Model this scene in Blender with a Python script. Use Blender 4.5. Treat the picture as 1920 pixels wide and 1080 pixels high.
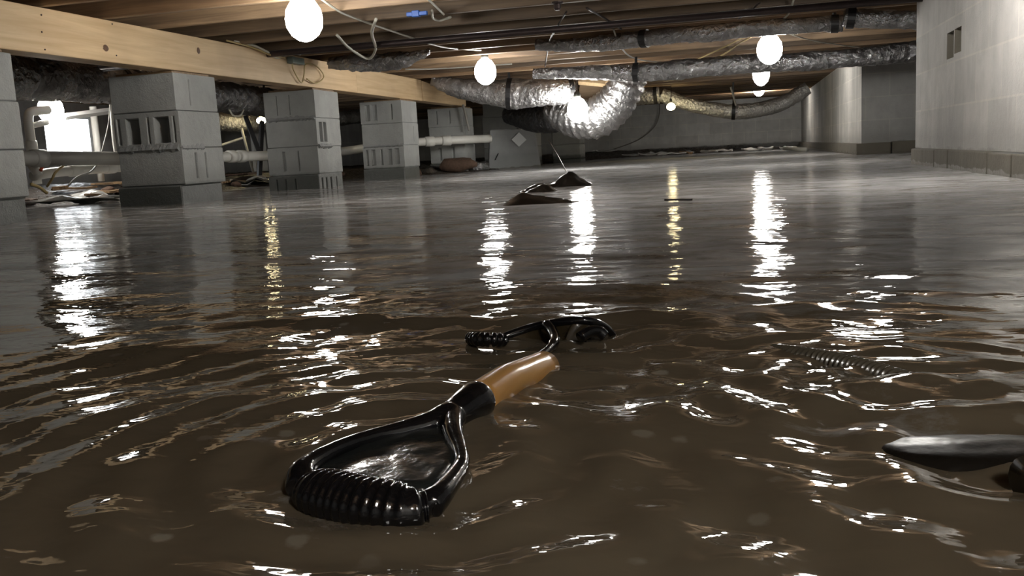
import bpy, bmesh, math, random
import numpy as np
from mathutils import Vector, Matrix, noise

for o in list(bpy.data.objects): bpy.data.objects.remove(o)
S = bpy.context.scene
COL = S.collection
random.seed(7)

# ------------------------------------------------------------------ camera
FPX, PITCH, YAW, ROLL, CAMH = 1723.2, 0.146, 0.2485, 0.0533, 0.1837
_F = Vector((-math.sin(YAW)*math.cos(PITCH), math.cos(YAW)*math.cos(PITCH), -math.sin(PITCH)))
_R0 = _F.cross(Vector((0, 0, 1))).normalized()
_U0 = _R0.cross(_F)
_R = math.cos(ROLL)*_R0 - math.sin(ROLL)*_U0
_U = math.sin(ROLL)*_R0 + math.cos(ROLL)*_U0
CAM = Vector((0, 0, CAMH))
cd = bpy.data.cameras.new('camera'); cam = bpy.data.objects.new('camera', cd); COL.objects.link(cam)
cam.matrix_world = Matrix(((_R.x, _U.x, -_F.x, 0), (_R.y, _U.y, -_F.y, 0), (_R.z, _U.z, -_F.z, CAMH), (0, 0, 0, 1)))
cd.sensor_width = 36; cd.lens = FPX/1920*36; cd.clip_start = .02; cd.clip_end = 200
S.camera = cam

# ------------------------------------------------------------------ world, exposure
w = bpy.data.worlds.new('world'); S.world = w; w.use_nodes = True
w.node_tree.nodes['Background'].inputs[0].default_value = (.93, .97, 1, 1)
w.node_tree.nodes['Background'].inputs[1].default_value = 9.0
S.view_settings.view_transform = 'Standard'; S.view_settings.look = 'None'
S.view_settings.exposure = 0.12; S.view_settings.gamma = 1; S.view_settings.use_curve_mapping = False
BULB = 72.0          # strength of the work-light globes

def at(x, y, axis, val):
    """point of the place seen at this spot of the photograph on the plane axis=val"""
    d = _R*((x-960)/FPX) - _U*((y-540)/FPX) + _F
    t = (val-CAM[axis])/d[axis]
    return CAM + d*t

# ------------------------------------------------------------------ materials
MATS = {}
class NT:
    def __init__(s, name):
        s.m = bpy.data.materials.new(name); s.m.use_nodes = True
        s.t = s.m.node_tree; s.b = s.t.nodes['Principled BSDF']; s.out = s.t.nodes['Material Output']
        MATS[name] = s.m
    def n(s, typ, **kw):
        nd = s.t.nodes.new(typ)
        for k, v in kw.items(): setattr(nd, k, v)
        return nd
    def l(s, a, b): s.t.links.new(a, b)
    def val(s, nd, **kw):
        for k, v in kw.items(): nd.inputs[k.replace('_', ' ')].default_value = v
    def coord(s, scale=(1, 1, 1), src='Object', rot=(0, 0, 0)):
        if src == 'World':
            g = s.n('ShaderNodeNewGeometry'); o = g.outputs['Position']
        else:
            g = s.n('ShaderNodeTexCoord'); o = g.outputs[src]
        mp = s.n('ShaderNodeMapping'); mp.inputs['Scale'].default_value = scale; mp.inputs['Rotation'].default_value = rot
        s.l(o, mp.inputs[0]); return mp.outputs[0]
    def noise(s, co, scale, detail=4, rough=.55, dist=0):
        nd = s.n('ShaderNodeTexNoise'); s.l(co, nd.inputs['Vector'])
        s.val(nd, Scale=scale, Detail=detail, Roughness=rough, Distortion=dist); return nd.outputs['Fac']
    def ramp(s, fac, stops):
        r = s.n('ShaderNodeValToRGB'); s.l(fac, r.inputs[0]); e = r.color_ramp.elements
        while len(e) < len(stops): e.new(.5)
        for i, (p, c) in enumerate(stops):
            e[i].position = p
            e[i].color = (c, c, c, 1) if isinstance(c, (int, float)) else (*c, 1)
        return r.outputs[0]
    def mix(s, fac, a, b, mode='MIX'):
        m = s.n('ShaderNodeMix', data_type='RGBA', blend_type=mode)
        for sock, v in ((m.inputs[0], fac), (m.inputs[6], a), (m.inputs[7], b)):
            if isinstance(v, (int, float)): sock.default_value = v
            elif isinstance(v, tuple): sock.default_value = (*v, 1)
            else: s.l(v, sock)
        return m.outputs[2]
    def math(s, op, a, b=0.):
        m = s.n('ShaderNodeMath', operation=op)
        for sock, v in ((m.inputs[0], a), (m.inputs[1], b)):
            if isinstance(v, (int, float)): sock.default_value = v
            else: s.l(v, sock)
        return m.outputs[0]
    def bump(s, h, strength=.3, dist=.01, prev=None):
        b = s.n('ShaderNodeBump'); s.l(h, b.inputs['Height'])
        b.inputs['Strength'].default_value = strength; b.inputs['Distance'].default_value = dist
        if prev: s.l(prev, b.inputs['Normal'])
        return b.outputs[0]
    def fin(s, col=None, rough=None, nrm=None, metal=0., spec=.5, coat=0.):
        if col is not None:
            if isinstance(col, tuple): s.b.inputs['Base Color'].default_value = (*col, 1)
            else: s.l(col, s.b.inputs['Base Color'])
        if rough is not None:
            if isinstance(rough, float): s.b.inputs['Roughness'].default_value = rough
            else: s.l(rough, s.b.inputs['Roughness'])
        if nrm is not None: s.l(nrm, s.b.inputs['Normal'])
        s.b.inputs['Metallic'].default_value = metal
        s.b.inputs['Specular IOR Level'].default_value = spec
        s.b.inputs['Coat Weight'].default_value = coat
        s.b.inputs['Coat Roughness'].default_value = .05
        return s.m

def simple(name, col, rough=.6, metal=0., nscale=20., var=.25, bump=.15, coat=0.):
    t = NT(name); co = t.coord()
    f = t.noise(co, nscale)
    c = t.mix(f, tuple(c*(1-var) for c in col), tuple(min(1, c*(1+var)) for c in col))
    return t.fin(c, rough, t.bump(f, bump, .004), metal, .5, coat)

def concrete(name, base, axes, blocks=True, stain=.5, waterline=.11, mortar=None, moss=(.055, .05, .036), smear=0.):
    """block masonry: axes = which world axes run along and up the face"""
    t = NT(name); g = t.n('ShaderNodeNewGeometry'); sx = t.n('ShaderNodeSeparateXYZ'); t.l(g.outputs['Position'], sx.inputs[0])
    cb = t.n('ShaderNodeCombineXYZ'); t.l(sx.outputs[axes[0]], cb.inputs[0]); t.l(sx.outputs[2], cb.inputs[1])
    pos = g.outputs['Position']
    big = t.noise(pos, 1.6, 4); mid = t.noise(pos, 9, 5, .6); fine = t.noise(pos, 140, 3, .7)
    c = t.mix(t.ramp(big, [(.3, 0.), (.7, 1.)]), tuple(v*.8 for v in base), tuple(v*1.15 for v in base))
    c = t.mix(t.math('MULTIPLY', t.ramp(mid, [(.45, 0.), (.75, 1.)]), .35), c, tuple(v*.62 for v in base))
    # vertical runs of lime and damp
    vs = t.noise(t.coord((7, 7, .8), 'World'), 1.0, 4, .6)
    c = t.mix(t.math('MULTIPLY', t.ramp(vs, [(.5, 0.), (.72, 1.)]), stain), c, tuple(min(1, v*1.5) for v in base))
    c = t.mix(t.math('MULTIPLY', t.ramp(vs, [(.28, 1.), (.46, 0.)]), stain*.8), c, tuple(v*.6 for v in base))
    nrm = None; h = fine
    if blocks:
        mp = t.n('ShaderNodeMapping'); t.l(cb.outputs[0], mp.inputs[0]); mp.inputs['Location'].default_value = (.13, -waterline+.0, 0)
        wob = t.noise(pos, 5, 2)
        br = t.n('ShaderNodeTexBrick'); t.l(mp.outputs[0], br.inputs['Vector'])
        t.val(br, Scale=1.0, Mortar_Size=.006, Mortar_Smooth=.6, Brick_Width=.406, Row_Height=.203)
        br.inputs['Color1'].default_value = (.86, .86, .86, 1); br.inputs['Color2'].default_value = (1.0, 1.0, 1.0, 1)
        br.inputs['Mortar'].default_value = (*(mortar or (1.05, 1.04, 1.0)), 1)
        c = t.mix(1., c, br.outputs['Color'], 'MULTIPLY')
        nrm = t.bump(br.outputs['Fac'], -.5, .008)
    # damp line and silt above the water
    wv = t.noise(t.coord((3.2, 3.2, .6), 'World'), 1.0, 3)
    zz = t.math('ADD', sx.outputs[2], t.math('MULTIPLY', t.math('SUBTRACT', wv, .5), -.10))
    damp = t.ramp(t.math('DIVIDE', zz, .5), [(.30, 1.), (.44, 0.)])
    c = t.mix(t.math('MULTIPLY', damp, .45), c, tuple(v*.55 for v in base))
    silt = t.ramp(t.math('DIVIDE', t.math('ADD', sx.outputs[2], t.math('MULTIPLY', t.math('SUBTRACT', mid, .5), .05)), .5), [(waterline*1.7, 1.), (waterline*2.2, 0.)])
    c = t.mix(t.math('MULTIPLY', silt, .8), c, moss)
    n2 = t.bump(fine, .55, .005, nrm); n3 = t.bump(mid, .6, .018, n2)
    ro = t.mix(silt, (.9, .9, .9), (.35, .35, .35))
    return t.fin(c, ro, n3)

def wood(name, light, dark, axis=0, grain=1., rough=.6, var=.35):
    t = NT(name); sc = [16, 16, 16]; sc[axis] = .9
    oi = t.n('ShaderNodeObjectInfo')
    g = t.n('ShaderNodeNewGeometry'); va = t.n('ShaderNodeVectorMath', operation='ADD'); t.l(g.outputs['Position'], va.inputs[0])
    rs = t.math('MULTIPLY', oi.outputs['Random'], 40.)
    t.l(rs, va.inputs[1])
    mp = t.n('ShaderNodeMapping'); mp.inputs['Scale'].default_value = sc; t.l(va.outputs[0], mp.inputs[0])
    f = t.noise(mp.outputs[0], 1.6, 5, .6, .6)
    f2 = t.noise(va.outputs[0], 2.2, 3)
    sc2 = [60, 60, 60]; sc2[axis] = 1.2
    mp2 = t.n('ShaderNodeMapping'); mp2.inputs['Scale'].default_value = sc2; t.l(va.outputs[0], mp2.inputs[0])
    f3 = t.noise(mp2.outputs[0], 1.0, 3)
    c = t.mix(t.ramp(f, [(.35, 0.), (.68, 1.)]), dark, light)
    c = t.mix(t.math('MULTIPLY', t.ramp(f2, [(.5, 0.), (.75, 1.)]), .4), c, tuple(v*.6 for v in dark))
    c = t.mix(t.math('MULTIPLY', f3, .25), c, tuple(v*.6 for v in dark))
    br = t.math('ADD', t.math('MULTIPLY', oi.outputs['Random'], var), 1-var/2)
    c = t.mix(1., c, br, 'MULTIPLY')
    return t.fin(c, rough, t.bump(f3, .25*grain, .003))

def foil(name, col=(.62, .62, .63), rough=.26, dark=.5, scale=26., bs=1.):
    t = NT(name); pos = t.coord((1, 1, 1), 'World')
    v = t.n('ShaderNodeTexVoronoi', feature='F1'); t.l(pos, v.inputs['Vector']); v.inputs['Scale'].default_value = scale
    f = t.noise(pos, scale*1.3, 4, .6, .8); f2 = t.noise(pos, 4, 3)
    c = t.mix(t.ramp(f2, [(.35, 0.), (.7, 1.)]), tuple(v*dark for v in col), col)
    n1 = t.bump(f, .9*bs, .03); n2 = t.bump(v.outputs['Distance'], .5*bs, .02, n1)
    ro = t.ramp(f2, [(.3, rough+.18), (.7, rough)])
    return t.fin(c, ro, n2, .92)

def emit(name, col, st):
    t = NT(name); e = t.n('ShaderNodeEmission'); e.inputs[0].default_value = (*col, 1); e.inputs[1].default_value = st
    t.l(e.outputs[0], t.out.inputs[0]); return t.m

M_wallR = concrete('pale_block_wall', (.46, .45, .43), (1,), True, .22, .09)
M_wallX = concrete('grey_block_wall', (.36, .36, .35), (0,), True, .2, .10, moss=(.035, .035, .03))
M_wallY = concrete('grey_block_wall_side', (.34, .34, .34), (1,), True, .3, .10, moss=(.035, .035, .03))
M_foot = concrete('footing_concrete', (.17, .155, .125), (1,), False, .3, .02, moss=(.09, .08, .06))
M_block = concrete('pier_block', (.36, .37, .36), (0,), False, .12, .11, moss=(.03, .034, .028))
M_box = concrete('grey_render', (.30, .31, .31), (0,), False, .05, .02)
M_beam = wood('pale_pine_y', (.64, .48, .29), (.50, .35, .195), 1)
M_joist = wood('floor_joist_wood', (.36, .245, .145), (.15, .10, .062), 0, var=.8)
M_ply = wood('subfloor_wood', (.30, .19, .10), (.17, .10, .05), 0)
M_handle = wood('handle_ash', (.62, .36, .13), (.42, .21, .06), 1, 1, .22)
M_scrap = wood('scrap_wood', (.36, .24, .13), (.2, .12, .06), 0)
M_foil = foil('duct_foil')
M_foilr = foil('ribbed_duct_foil', (.58, .58, .59), .24, .45, 26., .6)
M_backw = concrete('back_block_wall', (.80, .80, .78), (0,), True, .25, .12, moss=(.035, .035, .03))
M_foilc = foil('clean_duct_foil', (.75, .75, .75), .30, .8, 24.)
M_foild = foil('dull_duct_foil', (.48, .48, .49), .20, .5, 20.)
M_foilb = foil('blackened_duct_foil', (.10, .10, .105), .35, .5, 22.)
M_pvc = simple('white_pvc', (.72, .71, .66), .35, 0, 6, .12, .05)
M_pvcg = simple('dusty_grey_pvc', (.38, .37, .34), .5, 0, 8, .2, .08)
M_black = simple('black_strap', (.012, .012, .013), .5, 0, 30, .3)
M_plastic = simple('wet_black_plastic', (.006, .006, .007), .16, 0, 60, .3, .25, .6)
M_lid = simple('drowned_dark_rubber', (.012, .010, .008), .3, 0, 30, .4, .3, 0)
M_lid.node_tree.nodes['Principled BSDF'].inputs['Specular IOR Level'].default_value = .12
M_shade_plate = simple('shade_plate_black', (.016, .018, .017), .2, 0, 40, .4, .4, 0)  # near-black colour painting the shade within the D-grip
M_brownpl = simple('brown_filmed_plastic', (.035, .026, .014), .2, 0, 30, .4, .3, .6)
M_mudhose = simple('silted_hose', (.075, .064, .045), .25, 0, 40, .2, .2, .3)
M_cable = simple('white_cable', (.6, .58, .5), .5, 0, 10, .1, .05)
M_cabled = simple('dark_cable', (.03, .02, .015), .5, 0, 10, .1, .05)
M_wire = simple('grey_cable', (.3, .29, .26), .5, 0, 10, .1, .05)
M_yel = simple('tan_cable', (.45, .34, .15), .5, 0, 10, .1, .05)
M_iron = simple('dark_iron_pipe', (.055, .04, .038), .4, .6, 20, .3)
M_blue = simple('blue_plastic', (.02, .10, .42), .4, 0, 20, .15)
M_orange = simple('orange_plastic', (.7, .12, .04), .4, 0, 20, .15)
M_boxg = simple('grey_green_metal', (.13, .16, .145), .5, .2, 20, .2)
M_stick = simple('white_sticker', (.62, .64, .64), .5, 0, 5, .05, .02)
M_knot = simple('knot_wood', (.12, .06, .03), .6, 0, 60, .4)
M_paint = simple('white_paint', (.75, .75, .73), .5, 0, 10, .08, .05)
M_poly = simple('wet_black_sheet', (.014, .012, .010), .28, 0, 14, .4, .5, .3)
M_clear = simple('dirty_clear_sheet', (.45, .45, .43), .25, 0, 14, .3, .5, .4)
M_rust = simple('rusty_insulation', (.10, .06, .04), .85, 0, 40, .6, .8)
M_socket = simple('socket_plastic', (.04, .04, .035), .5, 0, 20, .2)
M_glow = emit('lit_globe', (1.0, .97, .915), BULB)
M_glowa = emit('lit_amber_globe', (1.0, .82, .45), BULB*.6)

def mud():
    t = NT('mud'); pos = t.coord((1, 1, 1), 'World')
    f = t.noise(pos, 6, 6, .65); f2 = t.noise(pos, 28, 4, .6)
    c = t.mix(t.ramp(f, [(.35, 0.), (.7, 1.)]), (.018, .015, .012), (.075, .058, .042))
    return t.fin(c, t.ramp(f2, [(.35, .25), (.7, .8)]), t.bump(f2, .8, .03))
M_mud = mud()

def water():
    t = NT('flood_water'); pos = t.coord((1, 1, 1), 'World')
    sx = t.n('ShaderNodeSeparateXYZ'); t.l(pos, sx.inputs[0])
    silt = t.noise(pos, 3.0, 4, .6, 1.2)
    c = t.mix(t.ramp(silt, [(.3, 0.), (.7, 1.)]), (.102, .080, .053), (.135, .110, .076))
    # pale scum film: drifts of fine lime dust, thicker away in the still water
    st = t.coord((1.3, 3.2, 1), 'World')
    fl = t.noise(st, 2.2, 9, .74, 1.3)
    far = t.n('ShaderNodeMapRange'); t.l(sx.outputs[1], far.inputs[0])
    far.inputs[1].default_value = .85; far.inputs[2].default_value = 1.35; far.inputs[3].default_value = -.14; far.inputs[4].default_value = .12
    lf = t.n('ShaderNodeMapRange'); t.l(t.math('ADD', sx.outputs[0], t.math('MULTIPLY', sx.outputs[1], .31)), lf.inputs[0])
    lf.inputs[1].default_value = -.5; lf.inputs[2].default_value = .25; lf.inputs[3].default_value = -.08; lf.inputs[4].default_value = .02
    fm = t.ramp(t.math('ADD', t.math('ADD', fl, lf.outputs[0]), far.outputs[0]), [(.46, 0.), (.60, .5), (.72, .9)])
    # scattered flecks of foam
    fk = t.n('ShaderNodeTexVoronoi', feature='F1'); t.l(t.coord((1, 1, 1), 'World'), fk.inputs['Vector']); fk.inputs['Scale'].default_value = 20
    fk2 = t.noise(pos, 60, 3); fn = t.noise(pos, 2.3, 2)
    fd = t.math('ADD', fk.outputs['Distance'], t.math('MULTIPLY', fk2, .25))
    fm2 = t.math('MULTIPLY', t.ramp(fd, [(.22, 1.), (.28, 0.)]), t.ramp(fn, [(.42, 0.), (.62, .55)]))
    c = t.mix(fm2, c, (.42, .39, .33))
    rp = t.noise(t.coord((1, 1.7, 1), 'World'), 9., 3, .5, .5)
    rp2 = t.noise(t.coord((1, 1.5, 1), 'World'), 42., 2, .5, .3)
    n1 = t.bump(rp, .15, .02); n2 = t.bump(rp2, .10, .006, n1)
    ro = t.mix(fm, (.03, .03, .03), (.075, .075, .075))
    t.b.inputs['IOR'].default_value = 1.33
    m_ = t.fin(c, ro, n2, 0, .5)
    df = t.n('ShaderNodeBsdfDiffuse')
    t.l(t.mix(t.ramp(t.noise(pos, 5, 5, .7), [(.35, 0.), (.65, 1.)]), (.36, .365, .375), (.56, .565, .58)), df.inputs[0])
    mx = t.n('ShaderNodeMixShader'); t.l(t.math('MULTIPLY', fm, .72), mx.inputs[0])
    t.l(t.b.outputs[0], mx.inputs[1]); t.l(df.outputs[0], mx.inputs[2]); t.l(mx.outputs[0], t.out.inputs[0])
    return m_
M_water = water()

# ------------------------------------------------------------------ mesh helpers
class MB:
    def __init__(s): s.v = []; s.f = []
    def quad_face(s, pts):
        i = len(s.v); s.v += [tuple(p) for p in pts]; s.f.append(tuple(range(i, i+len(pts))))
    def box(s, lo, hi):
        x0, y0, z0 = lo; x1, y1, z1 = hi; i = len(s.v)
        s.v += [(x0, y0, z0), (x1, y0, z0), (x1, y1, z0), (x0, y1, z0), (x0, y0, z1), (x1, y0, z1), (x1, y1, z1), (x0, y1, z1)]
        s.f += [tuple(i+k for k in q) for q in ((0, 3, 2, 1), (4, 5, 6, 7), (0, 1, 5, 4), (1, 2, 6, 5), (2, 3, 7, 6), (3, 0, 4, 7))]
    def hexa(s, p):
        i = len(s.v); s.v += [tuple(q) for q in p]
        s.f += [tuple(i+k for k in q) for q in ((0, 3, 2, 1), (4, 5, 6, 7), (0, 1, 5, 4), (1, 2, 6, 5), (2, 3, 7, 6), (3, 0, 4, 7))]
    def tube(s, pts, r, n=12, ell=None, caps=True):
        """pts list of Vector, r float / list; ell = (a,b) scale of the section, b along world up"""
        pts = [Vector(p) for p in pts]; m = len(pts); base = len(s.v)
        up = Vector((0, 0, 1)); prev = None
        for k, p in enumerate(pts):
            d = (pts[min(k+1, m-1)]-pts[max(k-1, 0)]).normalized()
            a = d.cross(up)
            if a.length < .15: a = prev.copy() if prev is not None else d.cross(Vector((0, 1, 0)))
            a.normalize()
            if prev is not None and a.dot(prev) < 0: a = -a
            prev = a; b = a.cross(d).normalized()
            rr = r[k] if isinstance(r, (list, tuple)) else r
            ea, eb = ell or (1, 1)
            for j in range(n):
                t = 2*math.pi*j/n
                s.v.append(tuple(p + a*(math.cos(t)*rr*ea) + b*(math.sin(t)*rr*eb)))
        for k in range(m-1):
            for j in range(n):
                s.f.append((base+k*n+j, base+k*n+(j+1) % n, base+(k+1)*n+(j+1) % n, base+(k+1)*n+j))
        if caps:
            s.f.append(tuple(base+j for j in range(n-1, -1, -1))); s.f.append(tuple(base+(m-1)*n+j for j in range(n)))
    def sphere(s, c, r, nu=16, nv=10, sc=(1, 1, 1)):
        base = len(s.v); c = Vector(c)
        s.v.append(tuple(c+Vector((0, 0, r*sc[2]))))
        for i in range(1, nv):
            th = math.pi*i/nv
            for j in range(nu):
                ph = 2*math.pi*j/nu
                s.v.append((c.x+r*sc[0]*math.sin(th)*math.cos(ph), c.y+r*sc[1]*math.sin(th)*math.sin(ph), c.z+r*sc[2]*math.cos(th)))
        s.v.append(tuple(c-Vector((0, 0, r*sc[2])))); L = len(s.v)-1
        for j in range(nu): s.f.append((base, base+1+j, base+1+(j+1) % nu))
        for i in range(nv-2):
            for j in range(nu):
                a = base+1+i*nu; s.f.append((a+j, a+nu+j, a+nu+(j+1) % nu, a+(j+1) % nu))
        a = base+1+(nv-2)*nu
        for j in range(nu): s.f.append((a+j, L, a+(j+1) % nu))
    def lathe(s, c, prof, n=20):
        """prof list of (radius, z)"""
        base = len(s.v); c = Vector(c)
        for r, z in prof:
            for j in range(n):
                t = 2*math.pi*j/n; s.v.append((c.x+r*math.cos(t), c.y+r*math.sin(t), c.z+z))
        for k in range(len(prof)-1):
            for j in range(n): s.f.append((base+k*n+j, base+k*n+(j+1) % n, base+(k+1)*n+(j+1) % n, base+(k+1)*n+j))
        s.f.append(tuple(base+j for j in range(n-1, -1, -1))); s.f.append(tuple(base+(len(prof)-1)*n+j for j in range(n)))
    def build(s, name, mat, parent=None, smooth=False, bevel=0., seg=2, kind=None, origin=None):
        me = bpy.data.meshes.new(name)
        off = Vector(origin) if origin is not None else Vector((0, 0, 0))
        if parent is not None: off = off + Vector(parent_off(parent))
        me.from_pydata([tuple(Vector(v)-off) for v in s.v], [], s.f); me.update()
        bm = bmesh.new(); bm.from_mesh(me); bmesh.ops.remove_doubles(bm, verts=bm.verts, dist=1e-5)
        bmesh.ops.recalc_face_normals(bm, faces=bm.faces); bm.to_mesh(me); bm.free()
        if smooth:
            for p in me.polygons: p.use_smooth = True
        me.materials.append(mat)
        o = bpy.data.objects.new(name, me); COL.objects.link(o)
        if parent is not None: o.parent = parent
        elif origin is not None: o.location = off
        if bevel:
            b = o.modifiers.new('bevel', 'BEVEL'); b.width = bevel; b.segments = seg; b.limit_method = 'ANGLE'
        if kind: o['kind'] = kind
        return o

def parent_off(p):
    o = Vector((0, 0, 0))
    while p is not None: o += p.location; p = p.parent
    return o

def tag(o, label, cat, group=None, kind=None):
    o['label'] = label; o['category'] = cat
    if group: o['group'] = group
    if kind: o['kind'] = kind
    return o

def thing(name, loc, label, cat, group=None):
    o = bpy.data.objects.new(name, None); COL.objects.link(o); o.location = Vector(loc); o.empty_display_size = .05
    return tag(o, label, cat, group)

def curve(P, n=8):
    P = [Vector(p) for p in P]; out = []
    Q = [2*P[0]-P[1]] + P + [2*P[-1]-P[-2]]
    for i in range(1, len(Q)-2):
        a, b, c, d = Q[i-1:i+3]
        for k in range(n):
            t = k/n
            out.append(.5*((2*b)+(c-a)*t+(2*a-5*b+4*c-d)*t*t+(3*b-a-3*c+d)*t**3))
    out.append(P[-1]); return out

def resample(pts, step):
    out = [pts[0]]; acc = 0
    for a, b in zip(pts, pts[1:]):
        L = (b-a).length
        if L < 1e-9: continue
        pos = step-acc
        while pos <= L: out.append(a.lerp(b, pos/L)); pos += step
        acc = (acc+L) % step
    out.append(pts[-1]); return out

def wire(name, P, r, mat, label, cat='cable', group=None, n=6, cn=8):
    m = MB(); m.tube(curve(P, cn), r, n); o = m.build(name, mat, None, True)
    return tag(o, label, cat, group)

def facegrid(m, org, ux, uz, nrm, W, H, holes, fdepth=.06):
    """flat face W x H with rectangular pockets (x0,x1,z0,z1[,depth]) sunk into it"""
    org, ux, uz, nrm = map(Vector, (org, ux, uz, nrm))
    xs = sorted({0, W, *[v for h in holes for v in h[:2]]}); zs = sorted({0, H, *[v for h in holes for v in h[2:4]]})
    P = lambda x, z, d=0.: org+ux*x+uz*z-nrm*d
    for i in range(len(xs)-1):
        for j in range(len(zs)-1):
            xa, xb, za, zb = xs[i], xs[i+1], zs[j], zs[j+1]; cx, cz = (xa+xb)/2, (za+zb)/2
            if any(h[0] < cx < h[1] and h[2] < cz < h[3] for h in holes): continue
            m.quad_face([P(xa, za), P(xb, za), P(xb, zb), P(xa, zb)])
    for h in holes:
        a, b, c, d = h[:4]; D = h[4] if len(h) > 4 else fdepth
        if D <= 0: continue
        m.quad_face([P(a, c), P(b, c), P(b, c, D), P(a, c, D)]); m.quad_face([P(a, d), P(b, d), P(b, d, D), P(a, d, D)])
        m.quad_face([P(a, c), P(a, d), P(a, d, D), P(a, c, D)]); m.quad_face([P(b, c), P(b, d), P(b, d, D), P(b, c, D)])
        m.quad_face([P(a, c, D), P(b, c, D), P(b, d, D), P(a, d, D)])

# ------------------------------------------------------------------ the setting
XW, YW, ZJ, ZF = .9713, 5.717, .92, .0897
YB = 17.3; XL = -6.6; YA = 8.865; XA = 1.056; XRR = 3.2
# right wall with two slots
m = MB()
def wr(x, y):
    p = at(x, y, 0, XW); return p.y, p.z
holes = []
for (x0, y0, x1, y1, d) in ((1776, 63, 1788, 107, .34), (1790, 55, 1802, 96, .20)):
    a = wr(x0, y0); b = wr(x1, y1); cx = sorted((a[0], b[0])); cz = sorted((a[1], b[1]))
    holes.append((YW-cx[1], YW-cx[0], cz[0]-ZF, cz[1]-ZF, d))
facegrid(m, (XW, YW, ZF), (0, -1, 0), (0, 0, 1), (-1, 0, 0), YW+1.6, ZJ-ZF, holes)
m.quad_face([(XW, YW, ZF), (XRR, YW, ZF), (XRR, YW, ZJ), (XW, YW, ZJ)])
m.quad_face([(XW, YW, ZJ), (XRR, YW, ZJ), (XRR, -1.6, ZJ), (XW, -1.6, ZJ)])
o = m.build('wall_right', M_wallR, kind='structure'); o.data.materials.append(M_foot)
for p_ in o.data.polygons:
    if p_.center.x > XW+.001 and p_.center.y < YW-.2 and p_.center.z < ZJ-.05: p_.material_index = 1   # darker colour paints shade into the open cores
m = MB(); y = YW+.012; k = 0
while y > -1.6:
    L = random.uniform(.30, .46); m.box((XW-.02-random.uniform(0, .006), y-L+.008, -.3), (XRR, y, ZF-random.uniform(0, .006))); y -= L; k += 1
m.build('trim_1', M_foot, bevel=.006, kind='structure')
# recess behind the corner: dark face and its pale return, back wall, left wall, wall behind the camera
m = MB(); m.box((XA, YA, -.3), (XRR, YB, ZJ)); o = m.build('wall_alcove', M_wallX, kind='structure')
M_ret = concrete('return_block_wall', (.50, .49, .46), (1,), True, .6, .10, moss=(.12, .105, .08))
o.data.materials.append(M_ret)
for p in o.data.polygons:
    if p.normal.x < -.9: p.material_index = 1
m = MB(); m.box((XA-.05, YA-.06, -.3), (XA+.24, YB, .10)); m.box((XA+.25, YA-.05, -.3), (XRR, YA+.1, .105)); m.build('trim_2', M_foot, bevel=.006, kind='structure')
m = MB(); m.box((XL-.3, YB, -.3), (XRR, YB+.2, ZJ)); m.build('wall_back', M_backw, kind='structure')
m = MB(); m.box((XRR-.1, YW-.2, -.3), (XRR+.1, YA+.2, ZJ)); m.build('wall_outer', M_wallX, kind='structure')
m = MB(); m.box((XL-.3, -1.8, -.3), (XRR, -1.6, ZJ)); m.build('wall_front', M_wallX, kind='structure')
# left wall with the bright opening
def wl(x, y):
    p = at(x, y, 0, XL); return p.y, p.z
a = wl(80, 212); b = wl(188, 300)
WY0, WY1, WZ0, WZ1 = a[0], b[0], b[1], a[1]
m = MB(); facegrid(m, (XL, -1.8, -.1), (0, 1, 0), (0, 0, 1), (1, 0, 0), YB+2, ZJ+.1, [(WY0+1.8, WY1+1.8, WZ0+.1, WZ1+.1, 0)])
facegrid(m, (XL-.2, -1.8, -.1), (0, 1, 0), (0, 0, 1), (1, 0, 0), YB+2, ZJ+.1, [(WY0+1.8, WY1+1.8, WZ0+.1, WZ1+.1, 0)])
for q in ([(WY0, WZ0), (WY1, WZ0)], [(WY1, WZ0), (WY1, WZ1)], [(WY1, WZ1), (WY0, WZ1)], [(WY0, WZ1), (WY0, WZ0)]):
    m.quad_face([(XL, *q[0]), (XL, *q[1]), (XL-.2, *q[1]), (XL-.2, *q[0])])
m.build('wall_left', M_wallY, kind='structure')
m = MB(); t_ = .04
for lo, hi in (((WY0, WZ0), (WY0+t_, WZ1)), ((WY1-t_, WZ0), (WY1, WZ1)), ((WY0+t_, WZ0), (WY1-t_, WZ0+t_)), ((WY0+t_, WZ1-t_), (WY1-t_, WZ1))):
    m.box((XL-.12, *lo), (XL-.06, *hi))
m.build('window_1', M_paint, kind='structure')
# daylight portal of the opening
ld = bpy.data.lights.new('daylight', 'AREA'); ld.shape = 'RECTANGLE'; ld.size = WY1-WY0; ld.size_y = WZ1-WZ0
ld.cycles.is_portal = True
lo = bpy.data.objects.new('daylight', ld); COL.objects.link(lo); lo.location = (XL-.15, (WY0+WY1)/2, (WZ0+WZ1)/2)
lo.rotation_euler = (math.pi/2, 0, -math.pi/2)
m = MB(); m.box((XL-.3, -1.8, 1.16), (XRR, YB+.2, 1.19)); m.build('ceiling', M_ply, kind='structure')
# rim above the walls closes the joist bays
m = MB()
m.box((XL-.3, -1.8, ZJ), (XL, YB+.2, 1.16)); m.box((XW+.1, -1.8, ZJ), (XRR, YW, 1.16)); m.box((XRR, -1.8, ZJ), (XRR+.1, YB, 1.16))
m.box((XL, YB, ZJ), (XRR, YB+.2, 1.16)); m.box((XL, -1.8, ZJ), (XRR, -1.6, 1.16)); m.box((XA+.1, YA+.05, ZJ), (XRR, YB, 1.16))
m.build('trim_3', M_joist, kind='structure')
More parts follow.
